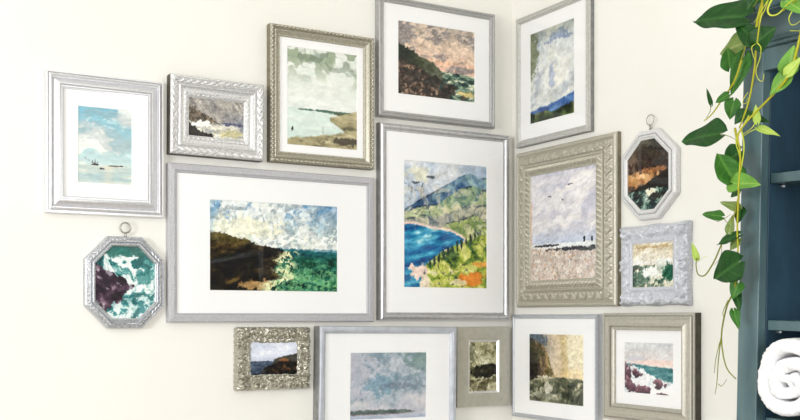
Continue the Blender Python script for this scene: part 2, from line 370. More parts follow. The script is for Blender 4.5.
def art_beach(c):
    c.c = c.ramp(c.n(3, 14, 5, .2, .2), [(0, (190, 190, 202)), (.5, (214, 211, 216)), (1, (234, 230, 228))])
    c.put(st(.5, .66, c.v)*.45, (170, 188, 214)); c.put(c.below([0, 1], [.655, .665], .003, .005), (226, 228, 228))
    sand = c.below([0, .3, .6, 1], [.69, .70, .72, .73], .006, .006)
    c.put(sand, c.ramp(c.n(30, 26, 4), [(0, (186, 172, 164)), (.5, (208, 197, 189)), (1, (230, 223, 216))]))
    c.put(sand*st(.72, .78, c.n(60))*.6, (200, 156, 124)); c.put(sand*st(.76, .82, c.n(64))*.6, (130, 120, 118))
    c.put(c.ell(.24, .675, .22, .012, .3), (70, 66, 78)); c.put(c.ell(.66, .715, .38, .016, .4), (76, 72, 74)); c.put(c.ell(.9, .735, .2, .014, .4), (84, 84, 78))
    for x in (.82, .93): c.put(c.ell(x, .645, .018, .03, .1), (34, 34, 46))
    for x, y in ((.3, .22), (.5, .27), (.62, .14)): c.put(c.ell(x, y, .03, .007, .4), (90, 92, 104))
    c.put(st(.03, .0, c.u)*(c.v > .25)*(c.v < .68)*.7, (214, 150, 110)); c.strokes(10, 14, 40, .25)
def art_nightstorm(c):
    c.c = c.ramp(c.n(3, 5, 5, .3, .5), [(0, (34, 24, 22)), (.5, (84, 66, 56)), (1, (140, 122, 106))])
    c.put(st(.33, 0, c.v)*.5, (72, 80, 68)); c.put(c.ell(.30, .55, .52, .10, .35)*.95, c.ramp(c.n(5, 14, 4, -.25), [(0, (170, 116, 70)), (1, (248, 214, 160))]))
    c.put(c.ell(.5, .37, .55, .06, .5)*.7, (44, 26, 22)); c.put(c.ell(.62, .44, .3, .04, .4)*.6, (200, 140, 90))
    c.put(c.below([0, .3, .6, 1], [.72, .66, .56, .42], .008, .01)*(c.v < .78), (26, 20, 20))
    c.put(c.below([0, 1], [.72, .68], .01), c.ramp(c.n(8, 14, 5, .2, .3), [(0, (8, 16, 22)), (.45, (20, 52, 50)), (.6, (110, 140, 128)), (1, (232, 234, 220))]))
    c.put(c.ell(.55, .74, .13, .045, .5), (236, 234, 214)); c.put(c.ell(.7, .80, .18, .05, .4), (30, 22, 18)); c.put(c.ell(.85, .93, .2, .05, .4), (58, 36, 26))
    c.strokes(12, 20, 22, .3)
def art_breaker(c):
    c.c = c.ramp(c.n(2.5, 12, 4, .05, .1), [(0, (196, 182, 150)), (.5, (224, 218, 204)), (1, (240, 238, 232))])
    c.put(c.ell(.55, .1, .6, .03, .4)*.7, (180, 152, 100)); c.put(st(.36, .40, c.v)*st(.5, .44, c.v)*.6, (238, 238, 240))
    c.put(c.below([0, .3, .6, 1], [.49, .50, .49, .47], .01), c.ramp(c.n(7, 11, 5, .4, .4), [(0, (34, 62, 50)), (.45, (100, 128, 110)), (.6, (206, 206, 190)), (1, (234, 228, 212))]))
    c.put(c.ell(.88, .66, .2, .2, .4)*.9, (26, 84, 62)); c.put(c.ell(.48, .66, .22, .14, .4), (238, 240, 234)); c.put(c.ell(.7, .5, .12, .1, .5)*.7, (220, 226, 218))
    c.put(c.ell(.12, .55, .14, .05, .4)*.7, (90, 92, 84)); c.put(st(.85, 1, c.v)*.4, (206, 196, 170)); c.strokes(16, 22, 24, .5)
def art_cove(c):
    c.c = c.ramp(c.n(2.5, 5, 4), [(0, (198, 204, 218)), (1, (228, 230, 240))])
    c.put(c.below([0, 1], [.57, .56], .003), c.ramp(c.n(7, 20), [(0, (44, 56, 76)), (1, (108, 122, 140))]))
    c.put(c.below([.4, .5, .62, .8, 1], [.9, .53, .46, .40, .33], .012)*(c.u > .42)*(c.v < .7), (74, 72, 66))
    c.put(c.below([.2, .3, .45, .6, .75, 1], [1.0, .76, .68, .58, .55, .60], .03)*(c.u > .22), c.ramp(c.n(8, 10, 4), [(0, (14, 14, 12)), (.6, (40, 32, 24)), (1, (108, 76, 44))]))
    c.put(c.ell(.7, .54, .1, .05, .4)*.8, (156, 104, 64)); c.put(st(.9, 1, c.v)*.6, (20, 22, 26)); c.strokes(8, 16, 20)
def art_bluewash(c):
    c.c = c.ramp(c.n(5, 6, 5, .5, .25), [(0, (112, 142, 158)), (.4, (150, 170, 184)), (.65, (180, 192, 204)), (1, (216, 219, 224))])
    c.put(st(.5, .62, c.n(9, 10, 5, .5, .2))*.5, (126, 148, 164)); c.put(st(.54, .64, c.n(10, 11, 5, .4, .2))*.5, (212, 216, 222))
    c.put(c.ell(.08, .3, .25, .4, .6)*.7, (206, 204, 216)); c.put(c.ell(.92, .12, .2, .2, .5)*.7, (112, 144, 138)); c.put(c.ell(.38, .48, .2, .18, .6)*.6, (98, 148, 172)); c.put(c.ell(.62, .5, .3, .05, .5)*.5, (110, 124, 142))
    lo = st(-.05, .06, c.v-np.interp(c.u, [0, .3, .55, .7, 1], [.74, .72, .80, .66, .58])+.1*(c.n(8)-.5)); c.put(lo*.85, c.ramp(c.n(5, 9), [(0, (196, 196, 212)), (1, (230, 226, 226))]))
    c.put(c.ell(.36, .895, .52, .038, .15), c.ramp(c.n(5, 40), [(0, (54, 74, 74)), (1, (120, 134, 128))])); c.put(c.ell(.3, .93, .5, .008, .4)*.6, (150, 110, 110))
    c.put(st(.93, .95, c.v), c.ramp(c.n(3, 26), [(0, (170, 184, 206)), (1, (212, 216, 228))])); c.strokes(9, 22, 26, .6)
def art_gale(c):
    c.c = c.ramp(c.n(3.5, 4, 5, .6, .7), [(0, (92, 92, 66)), (.45, (166, 162, 128)), (.7, (210, 206, 178)), (1, (236, 234, 216))])
    c.put(c.ell(.6, .60, .62, .14, .35), c.ramp(c.n(8), [(0, (14, 14, 10)), (1, (66, 64, 46))])); c.put(c.ell(.55, .66, .25, .06, .3), (8, 8, 8)); c.put(c.ell(.1, .2, .12, .3, .5)*.6, (72, 76, 50))
    c.put(c.below([0, .4, .7, 1], [.74, .76, .72, .70], .03), c.ramp(c.n(6, 10, 5, .3, .6), [(0, (52, 50, 34)), (.5, (142, 136, 104)), (1, (230, 224, 200))])); c.strokes(20, 16, 18, .6)
def art_goldcliff(c):
    c.c = c.ramp(np.clip(c.u+.15*(c.n(4)-.5), 0, 1), [(0, (92, 110, 124)), (.3, (176, 166, 150)), (.5, (206, 190, 166)), (.62, (196, 178, 138)), (.72, (214, 200, 160)), (.78, (226, 216, 190)), (1, (230, 220, 190))])
    c.put(c.ell(.12, .1, .25, .16, .5)*.7, (74, 90, 106)); c.put(c.ell(.85, .6, .3, .12, .4)*.4, (232, 204, 150))
    cl = st(-.02, .02, np.interp(c.v, [0, .08, .2, .3, .5, .62, .68], [.05, .1, .3, .33, .42, .46, .5])-c.u+.09*(c.n(9, 5)-.5))*(c.v < .72)*(c.v > .06)
    c.put(cl, c.ramp(np.clip(c.u/.45+.5*(c.n(12, 4, 4, .2)-.5), 0, 1), [(0, (38, 38, 38)), (.45, (96, 82, 66)), (.8, (172, 146, 104)), (1, (206, 184, 138))]))
    c.put(c.ell(.06, .55, .12, .3, .3)*.8, (36, 28, 28)); c.put(cl*st(.6, .7, c.n(16, 6, 4, .4))*.6, (60, 62, 36))
    c.put(c.below([0, .25, .5, .75, 1], [.68, .64, .62, .63, .64], .012), c.ramp(c.n(6, 20, 5, .1, .2), [(0, (40, 46, 36)), (.5, (94, 98, 78)), (.78, (150, 148, 122)), (1, (216, 210, 186))]))
    c.put(c.ell(.36, .80, .07, .09, .4)*.9, (206, 204, 188)); c.put(c.ell(.3, .9, .4, .05, .6)*.5, (190, 190, 172)); c.put(c.ell(.3, .63, .14, .02, .5), (210, 204, 184)); c.put(c.ell(.72, .85, .1, .12, .5)*.5, (38, 42, 30)); c.strokes(14, 20, 34)
def art_rosecoast(c):
    sky_(c, (196, 200, 202), (214, 206, 204), (232, 212, 204), .5, (222, 224, 222), .6, 3, 9, .1)
    c.put(c.ell(.7, .38, .4, .05, .4)*.5, (240, 208, 196)); c.put(c.ell(.2, .3, .3, .06, .5)*.4, (176, 176, 190))
    c.put(c.below([0, 1], [.41, .48], .003), c.ramp(c.n(6, 24), [(0, (48, 106, 112)), (.6, (94, 146, 148)), (1, (170, 200, 196))]))
    c.put(c.below([0, .15, .35, .6, .8, 1], [.48, .46, .52, .66, .72, .78], .03), c.ramp(c.n(6, 10, 4, .4), [(0, (192, 200, 206)), (.5, (232, 234, 234)), (1, (248, 248, 246))]))
    for (x, y, a, b) in ((.03, .60, .11, .20), (.26, .62, .10, .06), (.1, .85, .13, .14), (.38, .93, .17, .09), (.70, .79, .12, .085), (.8, .99, .1, .03), (.20, .57, .05, .05)):
        c.put(c.ell(x, y, a, b, .55, .12, 9), c.ramp(np.clip(.5+(c.v-y)/b*.4+.5*(c.n(12)-.5), 0, 1), [(0, (164, 128, 134)), (.5, (112, 82, 92)), (1, (60, 44, 54))]))
    c.put(c.ell(.36, .55, .06, .06, .6)*.8, (244, 246, 246)); c.strokes(9, 20, 30)

DAB = {'art_ship': .35, 'art_bay': .5, 'art_surf': .8, 'art_beach': .8, 'art_cove': .6, 'art_bluewash': .7, 'art_rosecoast': .6, 'art_bluehills': .9, 'art_riviera': .6, 'art_goldcliff': .9}
CON = {'art_bay': 1.02, 'art_ship': 1.05, 'art_riviera': 1.12, 'art_bluewash': .9, 'art_surf': 1.0}
M_print = painted('printed_seascape', 0.6, 0.25)
def artwork(parent, cx, cz, W, H, h, fn, seed=0, clip=None):
    c = Canvas(W, H); c.seed = seed; fn(c)
    fine = 1.5*H/0.0017                      # dabs about two millimetres across
    amt = DAB.get(fn.__name__, 1.0)
    w1 = c.n(fine*.35, fine*.5, 2, .5)-.5; w2 = c.n(fine*.35, fine*.5, 2, -.4)-.5
    ii = np.clip((c.v+w1*.0022/H*amt)*(c.nv-1), 0, c.nv-1).astype(int); jj = np.clip((c.u+w2*.0022/W*amt)*(c.nu-1), 0, c.nu-1).astype(int)
    c.c = c.c[ii, jj]
    lum = c.c.mean(-1)/255
    g = (c.n(fine*.28, fine*.5, 3, .5)-.5)*2
    c.c = c.c+(g*amt*(7+30*lum*(1-lum)))[..., None]
    c.c = (c.c-128)*CON.get(fn.__name__, 1.16)+128
    rgb = lin(np.clip(c.c, 0, 255))
    X = cx+(c.u-.5)*2*W; Z = cz+(.5-c.v)*2*H
    V = np.stack([X, np.full_like(X, -h), Z], -1).reshape(-1, 3)
    idx = np.arange(c.nu*c.nv).reshape(c.nv, c.nu)
    F = np.stack([idx[1:, :-1], idx[1:, 1:], idx[:-1, 1:], idx[:-1, :-1]], -1).reshape(-1, 4)
    if clip is not None:       # keep only the cells inside the convex polygon
        ctr = V[F].mean(1); ok = np.ones(len(F), bool); n = len(clip)
        for i in range(n):
            a = clip[i]; b = clip[(i+1) % n]
            ok &= ((b[0]-a[0])*(ctr[:, 2]-a[1])-(b[1]-a[1])*(ctr[:, 0]-a[0])) > 0
        F = F[ok]
    return raw_mesh('art_print', V, F.tolist(), M_print, parent, smooth=False, paint=rgb.reshape(-1, 3))

M_mat = material('white_mat_board', (250, 250, 250), 0.8, spec=0.15)
def loops(name, rects, mat, parent):
    V = []; F = []
    for (x0, x1, z0, z1, h) in rects: V += [(x0, -h, z0), (x1, -h, z0), (x1, -h, z1), (x0, -h, z1)]
    for k in range(len(rects)-1):
        for i in range(4):
            j = (i+1) % 4; F.append((4*k+i, 4*k+j, 4*k+4+j, 4*k+4+i))
    return raw_mesh(name, V, F, mat, parent, smooth=False)

def glass_mat():
    m = bpy.data.materials.new('picture_glass'); m.use_nodes = True; nt = m.node_tree; nt.nodes.clear()
    o = nt.nodes.new('ShaderNodeOutputMaterial'); mx = nt.nodes.new('ShaderNodeMixShader')
    fr = nt.nodes.new('ShaderNodeFresnel'); fr.inputs[0].default_value = 1.45
    t = nt.nodes.new('ShaderNodeBsdfTransparent'); g = nt.nodes.new('ShaderNodeBsdfGlossy'); g.inputs['Roughness'].default_value = 0.02
    geo = nt.nodes.new('ShaderNodeNewGeometry'); mt = nt.nodes.new('ShaderNodeMath'); mt.operation = 'SUBTRACT'; mt.inputs[0].default_value = 1
    nt.links.new(geo.outputs['Backfacing'], mt.inputs[1]); m2 = nt.nodes.new('ShaderNodeMath'); m2.operation = 'MULTIPLY'
    nt.links.new(fr.outputs[0], m2.inputs[0]); nt.links.new(mt.outputs[0], m2.inputs[1])
    nt.links.new(m2.outputs[0], mx.inputs[0]); nt.links.new(t.outputs[0], mx.inputs[1]); nt.links.new(g.outputs[0], mx.inputs[2]); nt.links.new(mx.outputs[0], o.inputs[0])
    return m
M_glass = glass_mat()

# name: wall, centre along wall, centre height, front depth, print depth, half width, half height, moulding width, print rect (cx, cz, hw, hh)
FR = {
    '1':('L',-1.2058,1.8599,0.0208,0.0130,0.1398,0.1665,0.0412,(-0.0015,-0.0011,0.0640,0.0901)),
    '3':('L',-0.9303,1.9489,0.0312,0.0156,0.1229,0.0979,0.0506,(-0.0002,-0.0010,0.0728,0.0469)),
    '4':('L',-0.6351,2.0313,0.0286,0.0130,0.1521,0.1788,0.0289,(0.0028,-0.0003,0.1031,0.1288)),
    '5':('L',-0.7670,1.6337,0.0208,0.0130,0.2882,0.1966,0.0229,(-0.0009,-0.0020,0.1788,0.1144)),
    '6':('L',-0.2725,2.1681,0.0234,0.0130,0.1943,0.1666,0.0173,(-0.0007,0.0047,0.1278,0.1017)),
    '7':('L',-0.2456,1.7130,0.0260,0.0169,0.2172,0.2714,0.0212,(0.0008,-0.0026,0.1394,0.1773)),
    '8':('R',-0.2038,2.1351,0.0156,0.0091,0.1656,0.1890,0.0192,(-0.0038,0.0013,0.0989,0.1293)),
    '9':('R',-0.2581,1.7036,0.0182,0.0182,0.2168,0.2255,0.0758,(-0.0125,-0.0015,0.1395,0.1512)),
    '11':('R',-0.6075,1.5786,0.0208,0.0169,0.1150,0.0991,0.0447,(0.0061,-0.0037,0.0761,0.0537)),
    '12':('L',-0.7745,1.3423,0.0234,0.0182,0.1030,0.0798,0.0398,(-0.0003,0.0011,0.0653,0.0419)),
    '13':('L',-0.4393,1.2603,0.0390,0.0286,0.2148,0.1634,0.0193,(0.0006,0.0017,0.1195,0.0908)),
    '14':('L',-0.1178,1.3062,0.0195,0.0156,0.0919,0.1154,0.0439,(-0.0006,-0.0009,0.0475,0.0720)),
    '15':('R',-0.2122,1.3075,0.0156,0.0143,0.1909,0.1501,0.0138,(0.0114,-0.0020,0.1202,0.0961)),
    '16':('R',-0.5898,1.3230,0.0208,0.0125,0.1612,0.1373,0.0434,(-0.0015,-0.0007,0.0859,0.0635)),
    '2b':('L',-1.1600,1.5334,0.0234,0.0156,0.0960,0.1106,0.0242,(0.0044,0.0004,0.0720,0.0862)),
    '10b':('R',-0.5880,1.8037,0.0156,0.0130,0.0965,0.1113,0.0243,(0.0006,-0.0054,0.0721,0.0890)),

}
def frame_root(key, label, tilt=0.0):
    w, s, z = FR[key][:3]
    loc = (s, -0.001, z) if w == 'L' else (-0.001, s, z)
    return thing('picture_frame', label, 'picture frame', loc, (0, math.radians(tilt), 0) if w == 'L' else (0, 0, -PI/2), 'framed seascapes on the corner walls')

# ------------------------------------------------------------------ frame finishes
def silver(name, col, dark, rough=0.42, metal=0.55, ns=60, con=(0.32, 0.6), bump=0.12, bs=500, stretch=(1, 1, 1)):
    dark = tuple(c*0.5+d*0.5 for c, d in zip(col, dark)); ns = ns*2.2
    return material(name, dark, rough, metal, col, ns, con, bump, bs, stretch)
M1 = silver('bright_silver_leaf', (232, 232, 234), (214, 214, 218), 0.32, 0.5)
M2 = silver('worn_silver_octagon', (214, 216, 220), (120, 122, 128), 0.32, 0.75, 120)
M3 = silver('whitewashed_silver', (228, 228, 228), (170, 170, 170), 0.34, 0.5, 120)
M4 = silver('champagne_silver', (190, 186, 170), (138, 132, 114), 0.38, 0.6, 90)
M5 = silver('grey_limed_silver', (204, 204, 208), (160, 160, 165), 0.5, 0.35, 70, (0.35, 0.65), 0.5, 300, (1, 1, 6))
M6 = silver('aged_grey_silver', (186, 186, 186), (122, 120, 116), 0.42, 0.5, 160)
M7 = silver('polished_pewter', (206, 206, 208), (176, 176, 178), 0.36, 0.8, 40)
M8 = silver('satin_silver', (204, 204, 200), (172, 172, 166), 0.4, 0.5, 60)
M9 = silver('antique_greige_silver', (196, 192, 177), (160, 156, 140), 0.38, 0.45, 120)
M10 = silver('distressed_white', (230, 230, 230), (205, 205, 207), 0.45, 0.2, 90)
M11 = silver('chalky_blue_white', (214, 217, 224), (170, 174, 186), 0.46, 0.25, 120)
M12 = silver('burnished_champagne', (190, 187, 174), (150, 146, 132), 0.30, 0.8, 50)
M13 = silver('marbled_blue_silver', (198, 202, 210), (166, 170, 180), 0.4, 0.35, 20, (0.35, 0.65))
M14 = silver('taupe_silver', (184, 181, 168), (166, 163, 150), 0.42, 0.4, 30)
M14b = silver('white_silver_bevel', (232, 232, 232), (210, 210, 208), 0.35, 0.5)
M15 = silver('cool_silver', (202, 205, 210), (182, 185, 191), 0.38, 0.5, 60)
M16 = silver('warm_grey_silver', (192, 188, 176), (172, 168, 154), 0.42, 0.4, 50)
M_edge_dark = material('dark_edge', (62, 58, 46), 0.6, 0, (80, 76, 62), 60)  # darker colour for the outer side faces of some frames
M_edge_tan = material('tan_edge', (134, 126, 104), 0.6, 0, (112, 104, 84), 60)
M_edge_grey = material('grey_edge', (140, 140, 138), 0.5, 0, (120, 120, 118), 60)
M_ring = material('nickel_ring', (150, 148, 140), 0.3, 0.9, (190, 188, 180), 80)

def arch(T, a, b): return np.sqrt(np.clip(1-((T-(a+b)/2)/((b-a)/2))**2, 0, 1))
def rope(A, a, b, p, sl):
    return lambda s, T, L, e, X, Z: A*arch(T, a, b)*(np.abs(np.sin(PI*((s-L/2)/p+sl*(T-a)/(b-a))))**0.7-0.6)
def beads(A, a, b, p):
    def f(s, T, L, e, X, Z):
        q = ((s-L/2)/p) % 1-0.5; t = (T-(a+b)/2)/((b-a)/2)
        return A*np.sqrt(np.clip(1-(q*2)**2-t**2*0.9, 0, 1))
    return f
def leaves(A, a, b, p):
    def f(s, T, L, e, X, Z):
        t = (T-a)/(b-a); m = (t > 0)*(t < 1); sg = np.where(s > L/2, 1, -1); q = (sg*(s-L/2))/p
        ph = q-0.9*np.abs(t-0.5)*1.6
        r = np.abs(np.sin(PI*ph))**0.8; r2 = np.abs(np.sin(3*PI*ph+2*t))
        return A*m*arch(T, a, b)**0.5*(r*0.75+0.35*r2-0.6)
    return f
def scrolls(A, a, b, p):
    def f(s, T, L, e, X, Z):
        t = (T-a)/(b-a); m = (t > 0)*(t < 1); q = np.abs(s-L/2)/p
        c = 0.5+0.28*np.sin(2*PI*q); d = (t-c); v = np.exp(-(d/0.13)**2)
        k = np.round(q*2-0.5); qx = q-(k+0.5)/2; cy = np.where(k % 2 == 0, 0.27, 0.73); r = np.hypot(qx*2.2, t-cy)
        sp = np.exp(-(r/0.30)**2)*(0.5+0.5*np.cos(r*26+np.arctan2(t-cy, qx)))
        return A*m*(np.maximum(v, sp)-0.4)
    return f
def rocaille(A, fr, centres, R, spin=14, base=0.4):
    def f(s, T, L, e, X, Z):
        ax, az = np.abs(X), np.abs(Z)
        n = fbm(ax, az, fr, fr, 23, 3); rid = 1-np.abs(2*n-1)*2.4
        h = A*base*np.clip(rid, -1, 1)
        for (cx, cz, rr) in centres:
            dx, dz = ax-cx, az-cz; r = np.hypot(dx, dz)/rr; th = np.arctan2(dz, dx)
            g = np.exp(-r**2*1.1); h = h*(1-0.5*g)+A*g*(0.55+0.55*np.cos(2*th+r*spin*0.5)*np.clip(r*2, 0, 1))
        return h
    return f
def combo(*fs, wob=None):
    def f(s, T, L, e, X, Z):
        dh = 0
        for g in fs: dh = dh+g(s, T, L, e, X, Z)
        return dh, (wob(s, T, L, e, X, Z) if wob else 0.0)
    return f

def glazed(root, key, fn, seed=0):
    w, s, z, d, hp, W, H, fw, (px, pz, pw, ph) = FR[key]
    sx, sz = W-fw, H-fw
    loops('mat', [(-sx-.004, sx+.004, -sz-.004, sz+.004, hp+.0015), (px-pw, px+pw, pz-ph, pz+ph, hp+.0015), (px-pw+.0008, px+pw-.0008, pz-ph+.0008, pz+ph-.0008, hp-.0002)], M_mat, root)
    artwork(root, px, pz, pw, ph, hp, fn, seed)
    MB().box((-sx-.003, -hp-.0042, -sz-.003), (sx+.003, -hp-.003, sz+.003)).build('glass_pane', M_glass, root)
def bare(root, key, fn, seed=0):
    w, s, z, d, hp, W, H, fw, pr = FR[key]
    artwork(root, 0, 0, W-fw+.002, H-fw+.002, hp, fn, seed)
    MB().box((-(W-fw)-.002, -hp-.0022, -(H-fw)-.002), (W-fw+.002, -hp-.001, H-fw+.002)).build('glass_pane', M_glass, root)
def dims(key): return FR[key][5], FR[key][6], FR[key][7], FR[key][3], FR[key][4]

# 1 stepped bright silver frame, far left
r = frame_root('1', 'bright silver stepped frame, white mat, small seascape with ships under a blue sky')
W, H, fw, d, hp = dims('1')
sharpen(moulding('frame', rectpoly(W, H), [(0, 0), (0, .015), (.001, .0178), (.0050, .0180), (.0054, .0100), (.0074, .0100), (.0078, .0185), (.0110, .0205), (.0128, .0195), (.0132, .0110), (.0152, .0110), (.0180, .0145), (.022, .0170), (.026, .0215), (.029, .0240), (.0318, .0245), (.0320, .0140), (.0338, .0140), (.0342, .0205), (.0375, .0205), (.0376, .0140), (.0392, .0140), (.0396, .0185), (fw, .0180), (fw, hp)], M1, r, 0.5))
glazed(r, '1', art_ship, 1)

# 3 small carved whitewashed frame
r = frame_root('3', 'small carved whitewashed frame with no mat, stormy cliff and surf painting, above the widest frame', .4)
W, H, fw, d, hp = dims('3')
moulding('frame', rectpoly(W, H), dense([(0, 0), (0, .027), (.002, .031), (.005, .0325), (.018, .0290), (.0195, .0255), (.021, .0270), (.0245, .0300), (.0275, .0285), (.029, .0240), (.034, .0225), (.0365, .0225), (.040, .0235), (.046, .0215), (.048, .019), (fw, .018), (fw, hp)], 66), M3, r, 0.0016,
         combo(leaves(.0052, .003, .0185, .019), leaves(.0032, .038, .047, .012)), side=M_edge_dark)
bare(r, '3', art_cliffstorm, 5)

# 4 champagne portrait frame with beaded rim
r = frame_root('4', 'champagne silver upright frame with a beaded rim, white mat, pale shoreline with curving beach')
W, H, fw, d, hp = dims('4')
moulding('frame', rectpoly(W, H), dense([(0, 0), (0, .022), (.001, .0245), (.009, .0250), (.0098, .0225), (.011, .0240), (.014, .0265), (.017, .0250), (.021, .0205), (.0235, .0185), (.025, .0200), (.0275, .0195), (fw, .0175), (fw, hp)], 60), M4, r, 0.0016,
         combo(beads(.0060, .0010, .0090, .0115)), side=M_edge_tan)
glazed(r, '4', art_bay, 9)

# 5 the widest frame
r = frame_root('5', 'widest landscape frame, limed grey silver, white mat, dark headland and green sea')
W, H, fw, d, hp = dims('5')
moulding('frame', rectpoly(W, H), dense([(0, 0), (0, .0175), (.0015, .0195), (.0045, .0200), (.0150, .0215), (.0172, .0205), (.0178, .0180), (.0195, .0182), (.0215, .0182), (fw, .0172), (fw, hp)], 40), M5, r, 0.0018,
         combo(beads(.0017, .0182, .0222, .0042), lambda s, T, L, e, X, Z: .0006*(T > .003)*(T < .017)*(fbm(s, T, 90, 500, 7, 3)-.5)*2))
glazed(r, '5', art_headland, 13)

# 6 upper frame left of the corner
r = frame_root('6', 'aged grey silver frame above the tall pewter one, white mat, pink sunset over rocks')
W, H, fw, d, hp = dims('6')
moulding('frame', rectpoly(W, H), dense([(0, 0), (0, .018), (.0015, .0215), (.0045, .0230), (.0075, .0215), (.0085, .0195), (.0105, .0195), (.0118, .0212), (.0145, .0200), (fw, .0180), (fw, hp)], 36), M6, r, 0.0018,
         combo(rope(.0014, .001, .0076, .0075, .8), lambda s, T, L, e, X, Z: .0005*(T > .001)*(T < .014)*(fbm(s, T, 300, 400, 9, 2)-.5)*2))
glazed(r, '6', art_sunset, 17)

# 7 tall polished frame beside the corner
r = frame_root('7', 'tall polished pewter frame left of the corner, white mat, bright blue bay and green mountains')
W, H, fw, d, hp = dims('7')
sharpen(moulding('frame', rectpoly(W, H), [(0, 0), (0, .021), (.0008, .0225), (.0030, .0225), (.0035, .0215)]+[(.0035+.0125*(i/10), .0215+.0065*math.sin(PI*(0.12+0.80*i/10))-.002) for i in range(11)]+[(.0165, .0190), (.0185, .0190), (.019, .0205), (.0205, .0200), (fw, .0190), (fw, hp)], M7, r, 0.5, side=M_edge_grey), 40)
glazed(r, '7', art_riviera, 21)

# 8 upper frame right of the corner
r = frame_root('8', 'satin silver frame high on the right wall, white mat, pale sky over low blue hills')
W, H, fw, d, hp = dims('8')
sharpen(moulding('frame', rectpoly(W, H), [(0, 0), (0, .0120), (.0015, .0152), (.0050, .0158), (.0060, .0145), (.0075, .0150), (.0125, .0175), (.0150, .0165), (.0160, .0140), (.0180, .0140), (fw, .0130), (fw, hp)], M8, r, 0.5, side=M_edge_grey), 30)
glazed(r, '8', art_bluehills, 25)

# 9 broad carved frame
r = frame_root('9', 'broad carved greige frame with a twisted inner rope, pale beach with two tiny figures')
W, H, fw, d, hp = dims('9')
moulding('frame', rectpoly(W, H), dense([(0, 0), (0, .012), (.002, .0160), (.005, .0182), (.010, .0190), (.0125, .0180), (.0135, .0150), (.0155, .0150), (.0175, .0175), (.026, .0215), (.038, .0240), (.0405, .0230), (.0412, .0195), (.0445, .0190), (.0452, .0235), (.048, .0245), (.0500, .0235), (.0505, .0215), (.0535, .0220), (.061, .0265), (.0685, .0240), (.0695, .0205), (.0735, .0205), (fw, .0198), (fw, hp)], 84), M9, r, 0.0019,
         combo(scrolls(.0060, .0160, .0400, .034), rope(.0095, .0510, .0710, .0150, -1.0), leaves(.0016, .003, .0125, .009)), side=M_edge_tan)
bare(r, '9', art_beach, 29)

# 11 small rococo frame
r = frame_root('11', 'small chalky white rococo frame with corner scrolls, breaking wave, on the right wall')
W, H, fw, d, hp = dims('11')
cs = [(W-.016, H-.016, .020), (0, H-.015, .021), (W-.014, 0, .018)]
def wob11(s, T, L, e, X, Z):
    q = np.abs(s/L-0.5)*2
    out = .0022*np.exp(-((q-.90)/.16)**2)+.0022*np.exp(-(q/.2)**2)+.0006*np.sin(s*700)
    return -out*np.clip(1-T/.012, 0, 1)
moulding('frame', rectpoly(W, H), dense([(0, 0), (0, .011), (.002, .0155), (.007, .0195), (.014, .0215), (.022, .0205), (.028, .0170), (.030, .0155), (.034, .0175), (.038, .0195), (.0415, .0190), (fw, .0180), (fw, hp)], 62), M11, r, 0.0016,
         combo(lambda s, T, L, e, X, Z: rocaille(.0105, 62, cs, 1, 12, .30)(s, T, L, e, X, Z)*np.clip(T/.004, .15, 1)*np.clip((.040-T)/.008, 0, 1), beads(.0008, .034, .040, .006), wob=wob11))
bare(r, '11', art_breaker, 33)

# 12 small openwork champagne frame
r = frame_root('12', 'small burnished champagne frame of pierced leafwork, dark headland, below the widest frame', .3)
W, H, fw, d, hp = dims('12')
cs = [(W-.014, H-.014, .017), (0, H-.012, .015), (W-.012, 0, .014), (W*.5, H-.012, .012), (W-.012, H*.5, .012)]
def wob12(s, T, L, e, X, Z): return -(.0022*np.abs(np.sin(PI*s/.0145))+.001*np.sin(s*1100)-.0008)*np.clip(1-T/.010, 0, 1)
moulding('frame', rectpoly(W, H), dense([(0, 0), (0, .012), (.002, .0170), (.007, .0200), (.014, .0205), (.020, .0190), (.023, .0165), (.026, .0185), (.031, .0195), (.036, .0185), (fw, .0180), (fw, hp)], 62), M12, r, 0.0013,
         combo(lambda s, T, L, e, X, Z: rocaille(.0120, 62, cs, 1, 13, .45)(s, T, L, e, X, Z)*np.clip(T/.003, .1, 1)*np.clip((.039-T)/.006, 0.15, 1), wob=wob12))
bare(r, '12', art_cove, 37)

# 13 large frame cut by the lower edge
r = frame_root('13', 'deep blue silver frame at the bottom, white mat, blue clouds over a dark shoreline', .6)
W, H, fw, d, hp = dims('13')
sharpen(moulding('frame', rectpoly(W, H), [(0, 0), (0, .034), (.001, .0385), (.003, .0395), (.0115, .0395), (.0128, .0375), (.0145, .0370), (.0160, .0345), (fw, .0330), (fw, hp)], M13, r, 0.5, side=M_edge_grey), 30)
glazed(r, '13', art_bluewash, 41)

# 14 taupe frame in the corner
r = frame_root('14', 'small plain taupe frame with a shiny white inner lip, narrow dark stormy sea', .0)
W, H, fw, d, hp = dims('14')
lip = .0385
sharpen(moulding('frame', rectpoly(W, H), [(0, 0), (0, .0185), (.0010, .0195), (.0360, .0225), (lip, .0215), (lip, .012)], M14, r, 0.5), 30)
sharpen(moulding('inner_lip', rectpoly(W-lip, H-lip), [(0, .012), (0, .0215), (.0008, .0220), (fw-lip+.0005, .0160), (fw-lip+.0005, hp)], M14b, r, 0.5), 30)
bare(r, '14', art_gale, 45)

# 15 lower frame right of the corner
r = frame_root('15', 'thin cool silver frame low in the corner, white mat, golden cliff above green waves', -1.0)
W, H, fw, d, hp = dims('15')
sharpen(moulding('frame', rectpoly(W, H), [(0, 0), (0, .0150), (.0008, .0168), (.0028, .0170), (.0034, .0150), (.0045, .0150), (.0055, .0180), (.0085, .0185), (.0100, .0170), (.0106, .0158), (.0125, .0160), (fw, .0152), (fw, hp)], M15, r, 0.5), 30)
glazed(r, '15', art_goldcliff, 49)

